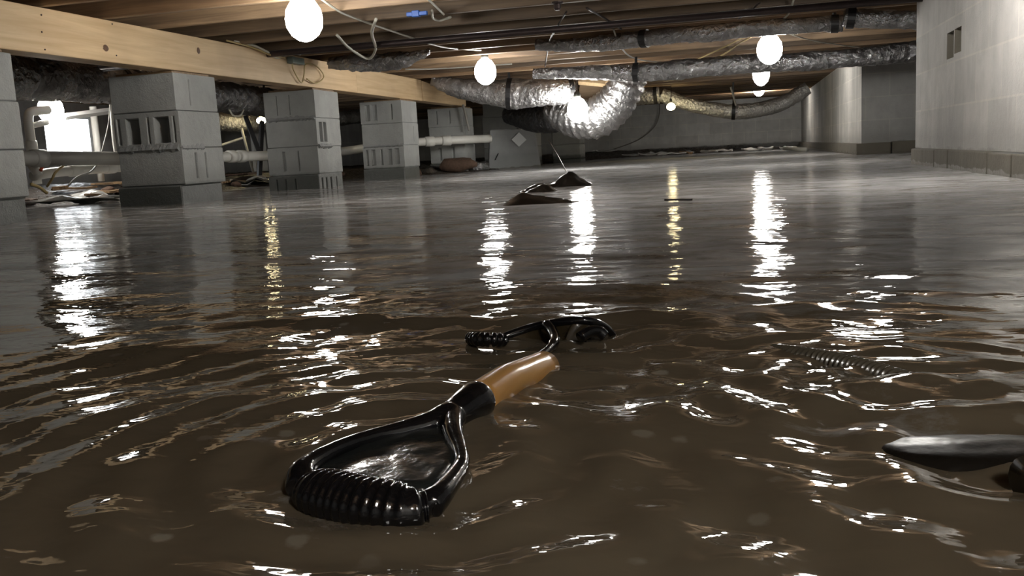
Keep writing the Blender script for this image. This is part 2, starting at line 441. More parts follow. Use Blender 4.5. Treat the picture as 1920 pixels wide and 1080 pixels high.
# joists
jl = 'long dark brown floor joist spanning from wall to wall under the subfloor'
jn = 0; y = -.9; proto = None
while y < YB-.1:
    xr = XW+.1 if y < YW else (XRR if y < YA else XA+.1)
    dz = random.uniform(0, .006)
    m = MB(); m.box((XL, y-.019, ZJ+.0+dz), (xr, y+.019, 1.16))
    o = m.build('floor_joist', M_joist, None, False, .003, 1, origin=(XL, y, ZJ))
    tag(o, jl, 'joist', 'floor joists overhead'); y += .406
# mud floor
sh = [(-2, -5.2), (4., -5.0), (5.3, -4.65), (5.6, -4.3), (7.4, -4.2), (8.9, -3.75), (9.4, -3.05), (9.85, -2.72), (13.7, -2.6), (15.5, -2.2), (16.6, -1.2), (17, 0.2), (17.3, 1.)]
def shx(y):
    for (a, xa), (b, xb) in zip(sh, sh[1:]):
        if a <= y <= b: return xa+(xb-xa)*(y-a)/(b-a)
    return sh[-1][1] if y > 0 else sh[0][1]
def gz(x, y):
    d = shx(y)-x
    h = max(-.22, min(.10, d*.12 if d > 0 else d*.5))
    if y > 16.3: h = max(h, (y-16.75)*.10)
    return h + .022*noise.fractal(Vector((x*2.2, y*2.2, 0)), .6, 2., 4) + .015*noise.noise(Vector((x*7, y*7, 3)))
m = MB(); nx, ny = 130, 210
for j in range(ny+1):
    for i in range(nx+1):
        x = XL-.05+(XRR-XL+.05)*i/nx; y = -1.7+(YB+1.75)*j/ny; m.v.append((x, y, gz(x, y)))
for j in range(ny):
    for i in range(nx): a = j*(nx+1)+i; m.f.append((a, a+1, a+nx+2, a+nx+1))
m.build('floor', M_mud, smooth=True, kind='structure')

# ------------------------------------------------------------------ water with real ripples
rng = np.random.default_rng(5)
ys = np.concatenate([np.linspace(-1.55, .28, 20)[:-1], .28*np.power(YB/.28, np.linspace(0, 1, 560))])
xn = np.linspace(0, 1, 330)
core = np.linspace(-.75, .55, 300)
xs = np.unique(np.concatenate([core, np.linspace(XL, -.75, 150), np.linspace(.55, XRR, 60)]))
X, Y = np.meshgrid(xs, ys); Z = np.zeros_like(X)
for k in range(46):
    lam = .07*(9**rng.random()); ang = rng.normal(math.pi/2, .55); ph = rng.random()*6.28
    Z += lam*.0017*np.sin(2*math.pi/lam*(X*math.cos(ang)+Y*math.sin(ang)) + ph + 1.2*np.sin(X*2.1+k)+.9*np.sin(Y*1.7+2*k))
for k in range(22):
    lam = .018+.035*rng.random(); ang = rng.normal(math.pi/2, .8); ph = rng.random()*6.28
    Z += lam*.0016*np.clip(1.4-Y/1.2, 0, 1)*np.clip(.5+.9*np.sin(3.1*X+k)*np.sin(4.3*Y+1.7*k), 0, 1.3)*np.sin(2*math.pi/lam*(X*math.cos(ang)+Y*math.sin(ang)) + ph + 1.5*np.sin(X*7+k)+1.5*np.sin(Y*6+2*k))
for (cx, cy, A, lam, dec) in ((-.20, .52, .0022, .055, .30), (.16, .55, .0026, .07, .35), (-.17, .93, .0016, .06, .3), (.12, .72, .0014, .045, .25)):
    R_ = np.hypot(X-cx, Y-cy); Z += A*np.sin(2*math.pi*R_/lam)*np.exp(-R_/dec)
Z += .0075*np.exp(-((Y-(1.0+.10*X+.025*np.sin(X*9)))/.030)**2)*np.exp(-((X+.25)/.42)**4)
Z += .006*np.exp(-((Y-(.70-.25*(X-.1)))/.028)**2)*np.exp(-((X-.22)/.16)**4)
fade = np.clip(1.3-Y/2.6, .30, 1.0)*np.clip(1.25-Y/14, .3, 1)
# the handle damps the ripples inside its own loop
Q = [at(x, y, 2, 0) for x, y in ((575, 900), (650, 842), (770, 812), (850, 800), (868, 868), (810, 935), (660, 930))]
qc = sum(Q, Vector())/len(Q); fade = fade*(1-.85*np.exp(-((np.hypot(X-qc.x, Y-qc.y)/.062)**4)))
Z = Z*fade
nyw, nxw = X.shape
V = np.stack([X, Y, Z], -1).reshape(-1, 3)
idx = np.arange(nyw*nxw).reshape(nyw, nxw)
Fq = np.stack([idx[:-1, :-1], idx[:-1, 1:], idx[1:, 1:], idx[1:, :-1]], -1).reshape(-1, 4)
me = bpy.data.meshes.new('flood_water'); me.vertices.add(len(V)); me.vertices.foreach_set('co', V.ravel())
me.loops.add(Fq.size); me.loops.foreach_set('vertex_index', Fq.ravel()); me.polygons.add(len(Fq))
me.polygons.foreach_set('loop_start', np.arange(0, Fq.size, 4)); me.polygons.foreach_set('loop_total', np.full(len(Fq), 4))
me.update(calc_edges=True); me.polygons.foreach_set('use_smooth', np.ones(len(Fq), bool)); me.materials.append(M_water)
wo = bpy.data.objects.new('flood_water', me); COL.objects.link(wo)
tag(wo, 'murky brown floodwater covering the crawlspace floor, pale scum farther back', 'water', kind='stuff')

# ------------------------------------------------------------------ block piers
XP, ZB, PW, PD = -2.954, .720, .40, .41
C_ = .203
PIERS = [
 (3.343-.41, 'rough block pier at the left edge of the frame, first in the row',
   [dict(f=[(.20, .24), (.28, .33)], s=[]), dict(f=[], s=[]), dict(f=[(.28, .30)], s=[])], []),
 (4.484, 'nearest whole block pier, with two open cores facing forward below the beam',
   [dict(f=[], s=[(.14, .147)]), dict(f=[(.012, .03), (.07, .15), (.20, .212), (.245, .335), (.36, .372)], s=[], deep=1), dict(f=[], s=[(.12, .14), (.22, .232)])], []),
 (6.189, 'block pier with one upright slot in its right side, behind the nearest whole pier',
   [dict(f=[(.1, .104), (.2, .204)], s=[]), dict(f=[], s=[(.05, .1), (.12, .17)], deep=1), dict(f=[(.12, .14), (.24, .25)], s=[])], [(.05, .07), (.12, .14), (.2, .22), (.3, .31)]),
 (7.962, 'block pier with fluted lower course and white pipe passing behind its left side',
   [dict(f=[(.05, .09), (.11, .16), (.3, .31)], s=[]), dict(f=[], s=[(.28, .29)]), dict(f=[(.03, .05), (.08, .12), (.17, .19), (.24, .28), (.31, .35)], s=[])], []),
 (9.857, 'farthest block pier under the beam end, crossed by the white pipe',
   [dict(f=[(.1, .11), (.25, .26)], s=[]), dict(f=[], s=[(.1, .13)]), dict(f=[(.1, .13), (.25, .28)], s=[])], []),
]
def block_mesh(x0, y0, z0, z1, fh, shh, deep, jit):
    m = MB(); dx, dy = jit; x0 += dx; y0 += dy; H = z1-z0
    e = .028; fd = .12 if deep else .025
    facegrid(m, (x0, y0, z0), (1, 0, 0), (0, 0, 1), (0, -1, 0), PW, H, [(a, b, e, H-e, fd if b-a > .03 else .02) for a, b in fh])
    facegrid(m, (x0+PW, y0, z0), (0, 1, 0), (0, 0, 1), (1, 0, 0), PD, H, [(a, b, e, H-e, .05 if b-a > .03 else .02) for a, b in shh])
    P = [(x0, y0), (x0+PW, y0), (x0+PW, y0+PD), (x0, y0+PD)]
    m.quad_face([(x0, y0, z0), (x0, y0+PD, z0), (x0, y0+PD, z1), (x0, y0, z1)])
    m.quad_face([(x0, y0+PD, z0), (x0+PW, y0+PD, z0), (x0+PW, y0+PD, z1), (x0, y0+PD, z1)])
    m.quad_face([(*p, z0) for p in P]); m.quad_face([(*p, z1) for p in P])
    return m
for (py, lab, courses, bg) in PIERS:
    t = thing('block_pier', (XP-PW/2, py+PD/2, -.2), lab, 'pier', 'concrete block piers under the beam')
    zt = ZB-.012
    for c in courses:
        zl = zt-C_+.004
        block_mesh(XP-PW, py, zl, zt-.002, c['f'], c['s'], c.get('deep'), (random.uniform(-.006, .006), random.uniform(-.008, .006))).build('block_course', M_block, t, bevel=.004, seg=1)
        mm = MB(); mm.box((XP-PW+.012, py+.012, zl-.004), (XP-.012, py+PD-.012, zl+.001)); mm.build('mortar_bed', M_box, t)
        zt = zl-.002
    block_mesh(XP-PW-.012, py-.012, -.2, zt-.002, [(a+.01, b) for a, b in bg], bg, 0, (0, 0)).build('base_course', M_block, t, bevel=.006, seg=1)
    mm = MB(); mm.box((XP-PW+.03, py+.02, ZB-.014), (XP-.02, py+PD-.03, ZB-.0005)); mm.build('shim', M_scrap, t)
for (i, c, side) in ((1, 2, 'f'), (2, 1, 'f'), (3, 2, 'f'), (2, 2, 's'), (1, 2, 's')):
    py = PIERS[i][0]; t = [o for o in COL.objects if o.name.startswith('block_pier')][i]
    z0 = ZB-.012-c*C_; m = MB(); N_ = 26; rnd = random.Random(i*7+c)
    W_ = PW if side == 'f' else PD*.55
    for k in range(N_+1):
        u = .01+(W_-.02)*k/N_; hi = .012+.030*abs(noise.noise(Vector((u*22, i, c))))+.006*rnd.random(); lo = .006+.012*rnd.random(); d_ = .012+.006*rnd.random()
        for zz, dd in ((z0-lo, .001), (z0, d_), (z0+hi, .003), (z0+hi, -.01), (z0-lo, -.01)):
            m.v.append((XP-PW+u, py-dd, zz) if side == 'f' else (XP+dd, py+u, zz))
    for k in range(N_):
        for q in range(5): a = k*5; m.f.append((a+q, a+(q+1) % 5, a+5+(q+1) % 5, a+5+q))
    m.f += [(4, 3, 2, 1, 0), tuple(N_*5+q for q in range(5))]
    m.build('mortar_smear', M_box, t)
# two more masonry masses behind the ducts
t = thing('block_pier', (-2.9, 12.5, -.15), 'shadowed block pier behind the tapered grey box', 'pier')
p = at(905, 225, 1, 12.2); q = at(1000, 225, 1, 12.2)
for k in range(5):
    m = MB(); m.box((p.x+random.uniform(-.01, .01), 12.2, -.15+k*.205), (q.x, 12.65, .052+k*.205)); m.build('block_course', M_block, t, bevel=.005, seg=1)
t = thing('block_pier', (0, 13.2, -.15), 'low block pier glimpsed beneath the big duct elbow', 'pier')
p = at(1035, 270, 1, 13.); q = at(1088, 270, 1, 13.); t.location.x = (p.x+q.x)/2
for k in range(3):
    m = MB(); m.box((p.x, 13., -.15+k*.205), (q.x, 13.4, .052+k*.205)); m.build('block_course', M_block, t, bevel=.01, seg=1)

# ------------------------------------------------------------------ beam
bt = thing('wood_beam', (XP-.05, 5., ZB), 'long pale pine beam resting on the row of block piers', 'beam')
YE = 9.99
for (y0, y1, dx, z1) in ((-1.5, 6.98, 0, .938), (6.985, 8.55, -.004, .935), (8.555, YE, .006, .935)):
    m = MB(); xf = XP+dx; zt2 = z1
    if y1 == YE:
        m.v = []; pr = [(y0, ZB), (y1, ZB), (y1, ZB+.07), (y1-.35, ZB+.13), (y0, ZB+.19)]
        n_ = len(pr); m.v = [(xf-.13, a, b) for a, b in pr]+[(xf, a, b) for a, b in pr]
        m.f = [tuple(range(n_)), tuple(range(2*n_-1, n_-1, -1))]+[(i, (i+1) % n_, n_+(i+1) % n_, n_+i) for i in range(n_)]
    else:
        m.box((xf-.13, y0, ZB), (xf, y1, ZJ+.0))
    m.build('board', M_beam, bt, bevel=.005, seg=2)
for (x, y, rx, rz) in ((198, 90, .020, .016), (372, 95, .016, .018)):
    p = at(x, y, 0, XP); m = MB()
    for k, (r_, d_) in enumerate(((1, .0005), (.6, .002))):
        pass
    n_ = 18; ring = [(XP+.0006, p.y+rx*math.cos(2*math.pi*i/n_)*random.uniform(.9, 1.1), p.z+rz*math.sin(2*math.pi*i/n_)) for i in range(n_)]
    ctr = (XP+.004, p.y, p.z); m.v = ring+[ctr]; m.f = [(i, (i+1) % n_, n_) for i in range(n_)]
    m.build('knot', M_knot, bt, True)
for (x, y) in ((77, 28), (78, 60), (84, 93), (210, 45), (218, 104)):
    p = at(x, y, 0, XP); m = MB(); m.sphere((XP+.001, p.y, p.z), .004, 8, 6); m.build('nail_head', M_iron, bt, True)

# ------------------------------------------------------------------ ducts
def duct(name, P, r, mat, label, ribs=.0, step=.016, crk=.006, straps=(), n=22, ell=None, seed=0):
    pts = resample(curve(P, 14), step)
    rad = []
    rr = r if isinstance(r, (list, tuple)) else [r]*len(P)
    m_ = len(pts)
    for k in range(m_):
        u = k/(m_-1)*(len(rr)-1); i = min(int(u), len(rr)-2) if len(rr) > 1 else 0
        b = rr[i]+(rr[i+1]-rr[i])*(u-i) if len(rr) > 1 else rr[0]
        rad.append(b + ribs*math.sin(k*math.pi/2)+ .10*b*noise.noise(Vector((k*step*5, seed*3.1, 0))))
    m = MB(); m.tube(pts, rad, n, ell)
    m.v = [tuple(Vector(v)+crk*Vector(noise.noise_vector(Vector(v)*22))+crk*.6*Vector(noise.noise_vector(Vector(v)*55))) for v in m.v]
    base = pts[m_//2]
    t = thing(name, (base.x, base.y, base.z), label, 'duct')
    m.build('foil_jacket', mat, t, True)
    for u in straps:
        k = int(u*(m_-1)); mm = MB(); a = max(k-1, 0); b = min(k+1, m_-1)
        mm.tube([pts[a]-(pts[b]-pts[a])*.2, pts[b]+(pts[b]-pts[a])*.2], max(rad[a:b+1])+.007, n, ell, True)
        mm.tube([pts[k]+Vector((0, 0, rad[k]*.9)), Vector((pts[k].x, pts[k].y, ZJ+.01))], .012, 6)
        mm.build('hanging_strap', M_black, t)
    return t
A = lambda x, y, Y: at(x, y, 1, Y)
duct('flexible_duct', [A(1790, 36, 6.0), A(1716, 37, 6.0), A(1650, 36, 6.0), A(1583, 33, 6.0)], .055, M_foild, 'short foil duct by the top of the pale right wall', .0015, straps=(.93,), seed=1)
duct('flexible_duct', [A(1580, 44, 6.15), A(1500, 48, 6.15), A(1400, 55, 6.15), A(1330, 62, 6.15), A(1260, 66, 6.2), A(1195, 74, 6.3), A(1090, 84, 6.4), A(1005, 84, 6.4)], [.05, .05, .05, .055, .05, .055, .045, .04], M_foild,
     'foil duct under the joists with a crinkled bright patch left of the tallest lamp', .001, straps=(.03, .62), seed=2)
duct('flexible_duct', [A(1800, 84, 7.9), A(1700, 98, 7.9), A(1600, 108, 7.9), A(1500, 116, 7.9), A(1400, 120, 7.9), A(1300, 128, 7.9), A(1200, 136, 8.), A(1100, 136, 8.0), A(1000, 138, 8.0)],
     [.08, .08, .075, .07, .075, .08, .075, .055, .045], M_foild, 'longest foil duct, running behind the tallest lamp from the alcove to the centre', .0015, straps=(.74,), seed=3)
duct('flexible_duct', [A(812, 150, 8.5), A(850, 163, 8.5), A(900, 171, 8.55), A(960, 176, 8.6), A(1020, 174, 8.6), A(1075, 170, 8.7)], [.05, .10, .125, .14, .12, .11], M_foil,
     'fat crumpled foil duct behind the lamp at the beam end', 0, straps=(.55, .97), crk=.013, seed=4)
t = duct('duct_elbow', [A(1185, 130, 8.9), A(1172, 165, 8.9), A(1150, 198, 8.95), A(1115, 222, 9.), A(1075, 222, 9.1), A(1050, 212, 9.2)], [.15, .17, .19, .20, .185, .15], M_foilr,
     'big silver ribbed duct elbow curving down behind a lit lamp', .011, .017, crk=.011, straps=(), n=36, seed=5)
m = MB(); m.tube([A(1052, 208, 9.25), A(1046, 215, 9.3)], .17, 30); m.build('collar', M_foild, t, True)
duct('flexible_duct', [A(1040, 218, 9.5), A(1010, 222, 9.6), A(985, 222, 9.8), A(955, 215, 10.)], [.17, .15, .12, .10], M_foilb, 'black foil duct between the tapered grey box and the elbow', .003, seed=6)
duct('flexible_duct', [A(1140, 178, 12.3), A(1180, 180, 12.3), A(1215, 180, 12.3), A(1236, 178, 12.3)], .11, M_foil, 'short foil duct stub right of the big elbow', .002, straps=(.95,), seed=7)
duct('flexible_duct', [A(1240, 178, 12.4), A(1275, 191, 12.4), A(1320, 202, 12.4), A(1370, 209, 12.4), A(1420, 206, 12.4), A(1470, 192, 12.4), A(1515, 165, 12.4)],
     [.085, .09, .085, .095, .095, .09, .08], M_foilc, 'sagging silver duct hanging in front of the back wall', .002, straps=(.5,), crk=.008, seed=8)
L_ = lambda x, y, X_: at(x, y, 0, X_)
duct('flexible_duct', [L_(-80, 140, -4.3), L_(30, 146, -4.3), L_(120, 152, -4.3), L_(215, 160, -4.3), L_(320, 172, -4.3), L_(430, 184, -4.3), L_(500, 192, -4.3), L_(600, 200, -4.3)], [.13]*8, M_foild,
     'thick dark foil duct behind the beam, seen left of the nearest whole pier', .0, straps=(.3, .75), crk=.014, seed=9)
duct('flexible_duct', [L_(395, 227, -5.1), L_(430, 229, -5.1), L_(480, 231, -5.1), L_(560, 232, -5.1), L_(640, 222, -5.), L_(700, 215, -4.9)], [.09]*6, M_foil,
     'thin bright foil duct behind the gap between the second and third piers', .002, crk=.010, seed=10)
duct('flexible_duct', [A(618, 118, 6.3), A(645, 118, 6.3), A(690, 118, 6.3), A(745, 114, 6.3), A(805, 98, 6.3)], [.04, .06, .065, .055, .02], M_foild,
     'foil duct drooping above the beam between joists, ending in a point', 0, crk=.012, seed=11)

# tapered grey box with its diamond sticker and riser
p0 = at(915, 319, 2, -.0); p1 = at(1016, 310, 1, p0.y+.35)
q0 = at(918, 243, 1, p0.y+.06); q1 = at(1003, 240, 1, p0.y+.38)
dv = Vector((-.12, .42, 0)); 
t = thing('tapered_box', ((p0.x+p1.x)/2, p0.y+.2, -.08), 'tapered grey box with a white diamond sticker at the water edge', 'box')
p0.z = p1.z = -.08
m = MB(); m.hexa([p0, p1, p1+dv, p0+dv, q0, q1, q1+dv*.85, q0+dv*.85]); m.build('housing', M_box, t, bevel=.02, seg=3)
nrm = (p1-p0).cross(q0-p0).normalized(); 
if nrm.y > 0: nrm = -nrm
def onface(x, y, off=.004):
    d = _R*((x-960)/FPX)-_U*((y-540)/FPX)+_F; k = (p0-CAM).dot(nrm)/d.dot(nrm); return CAM+d*k+nrm*off
m = MB(); c = [onface(959, 262), onface(973, 275), onface(987, 262), onface(973, 248)]; m.hexa([v-nrm*.003 for v in c]+[v for v in c]); m.build('diamond_sticker', M_stick, t)
m = MB(); m.tube([onface(928, 300, .003), onface(932, 292, .003), onface(934, 288, .003)], .012, 8, (1, .4)); m.build('crack', M_black, t)
r0 = (q0+q1)/2+dv*.2; m = MB(); m.tube(curve([A(985, 196, 10.5), A(984, 215, 10.5), A(978, 232, 10.55), A(974, 247, 10.6)]), .042, 14); 
tag(m.build('riser_pipe', M_pvcg, None, True), 'grey pipe rising from the tapered box into the fat foil duct', 'pipe')
# wood bracket inside the elbow
t = thing('wood_bracket', A(1110, 170, 9.1), 'orange wood cleats nailed above the duct elbow', 'bracket')
m = MB(); m.tube([A(1085, 153, 9.1), A(1140, 158, 9.1)], .03, 4); m.build('cleat', M_beam, t)
m = MB(); m.tube([A(1142, 150, 9.05), A(1134, 186, 9.05)], .03, 4); m.build('cleat', M_beam, t)
m = MB(); m.hexa([A(1082, 200, 9.35), A(1130, 200, 9.35), A(1130, 200, 9.4), A(1082, 200, 9.4), A(1088, 156, 9.35), A(1138, 156, 9.35), A(1138, 156, 9.4), A(1088, 156, 9.4)]); m.build('backing_board', M_scrap, t)

# ------------------------------------------------------------------ lamps
def lamp(P, r, label, mat=None, squash=1.15, hang=None, group='caged work lights strung under the joists'):
    P = Vector(P); t = thing('work_light', P, label, 'lamp', group)
    m = MB(); m.lathe(P, [(r*.30, r*squash), (r*.62, r*squash*.82), (r*.92, r*squash*.40), (r, 0), (r*.95, -r*squash*.40), (r*.72, -r*squash*.75), (r*.38, -r*squash*.98), (r*.1, -r*squash*1.05)], 24)
    m.build('globe', mat or M_glow, t, True)
    m = MB(); m.lathe(P+Vector((0, 0, r*squash)), [(r*.34, .0), (r*.36, .02), (r*.25, .05), (r*.12, .06)], 14); m.build('socket', M_socket, t, True)
    zt = P.z+r*squash+.06
    if True:
        yj = -.9+.406*round((P.y+.9)/.406)
        m = MB(); m.tube(curve([(P.x, P.y, zt-.01), (P.x+.006, (P.y+yj)/2, (zt+max(ZJ+.014, zt))/2), (P.x, yj, max(ZJ+.014, zt))]), .004, 6); m.build('hook', M_iron, t)
    return t
B1 = at(570, 35, 2, .815); B2 = at(910, 134, 2, .80); B3 = at(1443, 92, 2, .79)
lamp(B1, .082, 'brightest round work light, over the beam at upper left')
lamp(B2, .082, 'lit work light at the far end of the beam, in front of foil duct')
lamp(B3, .085, 'larger upper work light hanging right of centre')
lamp(A(1427, 137, 10.0), .085, 'work light directly below the tallest right lamp, middle of three', squash=1.45)
lamp(A(1423, 168, 15.2), .085, 'small work light lowest of the three stacked right of centre')
lamp(A(1083, 206, 8.45), .095, 'lit work light in front of the big duct elbow')
lamp(A(1258, 200, 12.0), .055, 'small amber lamp under the left end of the sagging duct', M_glowa, .8)
lamp(L_(95, 205, -4.75), .085, 'lit work light beside the bright opening behind the first pier')
lamp(L_(490, 226, -4.8), .05, 'small yellow lamp behind the black braces', M_glowa, .7)
N1 = Vector((.50, 3.55, .80)); N2 = Vector((-1.45, 2.6, .80)); 
N3 = Vector((-.4, .2, .80))
lamp(N1, .088, 'work light overhead beyond the top of the picture, above the right reflections')
lamp(Vector((.45, -.35, .78)), .085, 'added fill light overhead behind the viewer, near the pale wall')  # unseen lamp added to brighten the near water and handles

# ------------------------------------------------------------------ cables
Z_ = lambda x, y, z=.918: at(x, y, 2, z)
wire('light_cord', [B1+Vector((0, 0, .15)), Z_(625, 14), Z_(660, 32), Z_(740, 60), Z_(830, 88), B2+Vector((0, 0, .155))], .006, M_cable, 'pale cord strung from the upper left lamp to the lamp at the beam end')
wire('light_cord', [Z_(1490, -5), Z_(1475, 30), B3+Vector((0, 0, .16))], .006, M_cable, 'white cord rising from the larger right lamp to the top edge')
wire('electric_cable', [B3+Vector((-.02, 0, .15)), Z_(1400, 74), Z_(1385, 82), Z_(1350, 105), Z_(1290, 122, .88), Z_(1230, 118)], .007, M_yel, 'tan cable looping left from the larger right lamp')
wire('electric_cable', [B3+Vector((-.04, .02, .15)), Z_(1390, 72), Z_(1350, 92), Z_(1300, 115)], .006, M_yel, 'second tan cable running just above the looping one')
wire('electric_cable', [B3+Vector((.02, 0, .15)), Z_(1500, 70), Z_(1560, 82), Z_(1640, 92), Z_(1715, 96)], .005, M_cable, 'thin pale cable running right from the larger lamp to the wall')
wire('electric_cable', [Z_(1150, 55), Z_(1165, 90), Z_(1200, 112), Z_(1300, 121)], .006, M_wire, 'grey cable hanging across joists left of the larger right lamp')
wire('electric_cable', [Z_(632, 66, .9), Z_(655, 90, .88), Z_(690, 110, .86), Z_(704, 92, .88), Z_(697, 62, .9), Z_(705, 36, .91)], .009, M_cable, 'thick white cable drooping in a loop between the joists')
wire('electric_cable', [Z_(800, -4), Z_(815, 10), Z_(832, 27)], .006, M_cable, 'short white cable coming down at the top edge')
wire('wire_hook', [Z_(810, 20), Z_(812, 34), Z_(825, 38), Z_(845, 32)], .007, M_cable, 'white bent hook beside the blue clip', 'hook')
wire('electric_cable', [Z_(760, 130), Z_(820, 129), Z_(900, 124), Z_(960, 120)], .006, M_wire, 'pale cable running level to the lamp at the beam end')
wire('electric_cable', [Z_(1062, 22), Z_(1042, 55), Z_(1030, 80), Z_(1022, 125)], .006, M_cabled, 'dark cable slanting down the joists in the centre')
wire('electric_cable', [Z_(1100, 15), Z_(1135, 35), Z_(1165, 55)], .006, M_cabled, 'short dark cable slanting right near the top centre')
wire('electric_cable', [Z_(1425, 5), Z_(1405, 22), Z_(1385, 35)], .005, M_cabled, 'thin dark cable left of the white cord')
wire('electric_cable', [A(1370, 163, 12.2), A(1375, 180, 12.2), A(1380, 198, 12.2)], .014, M_wire, 'short grey cable dropping onto the sagging duct')
wire('electric_cable', [A(1237, 185, 17.25), A(1236, 215, 17.25), A(1225, 240, 17.25), A(1195, 263, 17.25), A(1150, 280, 17.25)], .010, M_wire, 'thin grey cable hanging down the back wall')
wire('electric_cable', [A(1028, 262, 9.), A(1045, 290, 8.), A(1060, 318, 7.), A(1066, 330, 6.2)], .004, M_cabled, 'black wire dropping from the elbow to the plastic heap')
wire('electric_cable', [at(868, 196, 1, 9.75), at(873, 215, 1, 9.75), at(880, 245, 1, 9.75)][:3], .014, M_wire, 'grey cable end hanging beside the last pier')
def LB(x, y, off=.02): p = at(x, y, 0, XP+off); return p
wire('cable_bundle', [LB(440, 78), LB(475, 85), LB(500, 97), LB(520, 108), LB(545, 100), LB(565, 102)], .008, M_cable, 'white cable bundle lying along the beam top edge')
wire('cable_bundle', [LB(425, 76, .03), LB(470, 88, .03), LB(510, 104, .03), LB(535, 108, .03)], .006, M_yel, 'tan cable stapled along the beam top edge')
wire('cable_loop', [LB(548, 112), LB(550, 130), LB(565, 155), LB(570, 140), LB(572, 122), LB(585, 120), LB(600, 130), LB(607, 145), LB(592, 156), LB(575, 148)], .005, M_yel, 'tan wire loops hanging on the beam below the junction box')
m = MB(); a_ = LB(541, 106, .02); b_ = LB(572, 122, .05); m.box((XP+.004, a_.y, b_.z), (XP+.05, b_.y, a_.z)); t = m.build('junction_box', M_boxg, None, bevel=.004)
tag(t, 'grey-green junction box fixed to the beam side', 'junction box')
p = Z_(782, 26, .905); m = MB(); m.box((p.x-.055, p.y-.012, .895), (p.x+.055, p.y+.012, .915)); m.box((p.x-.025, p.y-.016, .89), (p.x+.015, p.y+.016, .921)); tag(m.build('plastic_clip', M_blue, None, bevel=.003), 'small blue plastic clip on a joist near the top', 'clip')
p = at(1045, 10, 2, .905); m = MB(); m.lathe((p.x, p.y, .88), [(.012, 0), (.018, .01), (.018, .03), (.03, .035), (.03, .042)], 10); tag(m.build('pipe_hanger', M_iron, None), 'small metal fitting under a joist at top centre', 'fitting')
m = MB(); m.tube([(XL+.3, 5.55, .895), (XW+.1, 5.55, .895)], .02, 12); tag(m.build('iron_pipe', M_iron, None, True), 'dark iron pipe slung under the joists across the ceiling', 'pipe')

# ------------------------------------------------------------------ pvc pipes, left
def pipe(name, P, r, mat, label, couplings=(), cat='pipe', n=16):
    pts = curve(P, 6) if len(P) > 2 else [Vector(p) for p in P]
    t = thing(name, pts[len(pts)//2], label, cat)
    m = MB(); m.tube(pts, r, n); m.build('pipe_run', mat, t, True)
    for (i, u) in couplings:
        a = Vector(P[i]); b = Vector(P[i+1]); d = (b-a).normalized(); c = a.lerp(b, u)
        m = MB(); m.tube([c-d*.05, c-d*.045, c+d*.045, c+d*.05], [r*1.02, r*1.22, r*1.22, r*1.02], n); m.build('coupling', mat, t, True)
    return t
pipe('drain_pipe', [L_(20, 297, -4.15), L_(230, 297, -4.15)], .045, M_pvcg, 'thick dusty grey drain pipe behind the first two piers', [(0, .22)])
pipe('drain_pipe', [L_(300, 297, -4.22), L_(500, 292, -4.22), L_(640, 284, -4.05), A(720, 272, 8.85), A(790, 266, 9.3), A(868, 262, 9.55), A(918, 260, 9.85)], .044, M_pvc,
     'long white drain pipe running past the piers to the tapered grey box', [(0, .62), (0, .72), (4, .2), (4, .6)])
t = pipe('drain_pipe', [L_(62, 330, -4.35), L_(95, 324, -4.35), L_(150, 319, -4.35), L_(240, 313, -4.35)], .032, M_pvc, 'lower thin white drain pipe under the dusty grey one', [(1, .8), (2, .6)])
m = MB(); m.tube([L_(72, 328, -4.35), L_(62, 312, -4.32), L_(70, 300, -4.28)], .03, 12); m.build('wye', M_pvc, t, True)
t = pipe('vent_pipe', [L_(70, 345, -4.6), L_(62, 290, -4.6), L_(56, 250, -4.6), L_(53, 222, -4.6), L_(57, 211, -4.6), L_(70, 208, -4.6), L_(90, 206, -4.6)], .030, M_pvc, 'white pipe with a bend rising beside the bright opening', [(1, .3)])
m = MB(); m.tube([L_(58, 236, -4.6), L_(88, 229, -4.6)], .02, 12); m.build('branch', M_pvc, t, True)
pipe('vent_pipe', [L_(174, 200, -4.9), L_(190, 340, -4.9)], .026, M_pvc, 'upright white pipe on the right side of the bright opening')
pipe('vent_pipe', [L_(446, 215, -5.05), L_(478, 335, -5.05)], .014, M_pvcg, 'thin upright grey pipe right of the nearest whole pier')
m = MB(); a_ = L_(120, 219, -4.8); b_ = L_(220, 206, -4.8); m.tube([a_, b_], .025, 4); tag(m.build('trim_board', M_paint, None), 'white painted board slanting above the bright opening', 'board')
m = MB(); a_ = L_(415, 272, -5.2); b_ = L_(460, 257, -5.2); m.tube([a_, b_], .012, 4); tag(m.build('trim_board', M_paint, None), 'thin white strip slanting behind the nearest whole pier', 'board')
m = MB(); m.tube([L_(460, 218, -4.5), L_(492, 300, -4.35)], .028, 4); tag(m.build('black_brace', M_black, None), 'slanting black brace above the white drain pipe', 'brace')
m = MB(); m.tube([L_(491, 228, -4.5), L_(486, 335, -4.4)], .026, 4); tag(m.build('black_brace', M_black, None), 'upright black brace beside the slanting one', 'brace')
m = MB(); a_ = L_(474, 246, -5.8); b_ = L_(503, 320, -5.8); m.box((-5.84, a_.y, b_.z), (-5.8, b_.y, a_.z)); tag(m.build('foam_panel', M_paint, None), 'pale panel leaning behind the black braces', 'panel')
wire('hanging_wire', [L_(207, 190, -4.4), L_(203, 235, -4.4), L_(190, 288, -4.4)], .005, M_wire, 'thin grey wire hanging right of the bright opening', 'wire')
wire('hanging_wire', [L_(207, 180, -4.4), L_(212, 250, -4.45), L_(217, 290, -4.45)], .012, M_pvcg, 'thicker grey wire hanging against the nearest whole pier', 'wire')
wire('cable_clip', [L_(430, 205, -4.12), L_(437, 216, -4.12), L_(450, 217, -4.12), L_(457, 206, -4.12)], .007, M_cable, 'white curved cable end under the dark duct', 'cable')
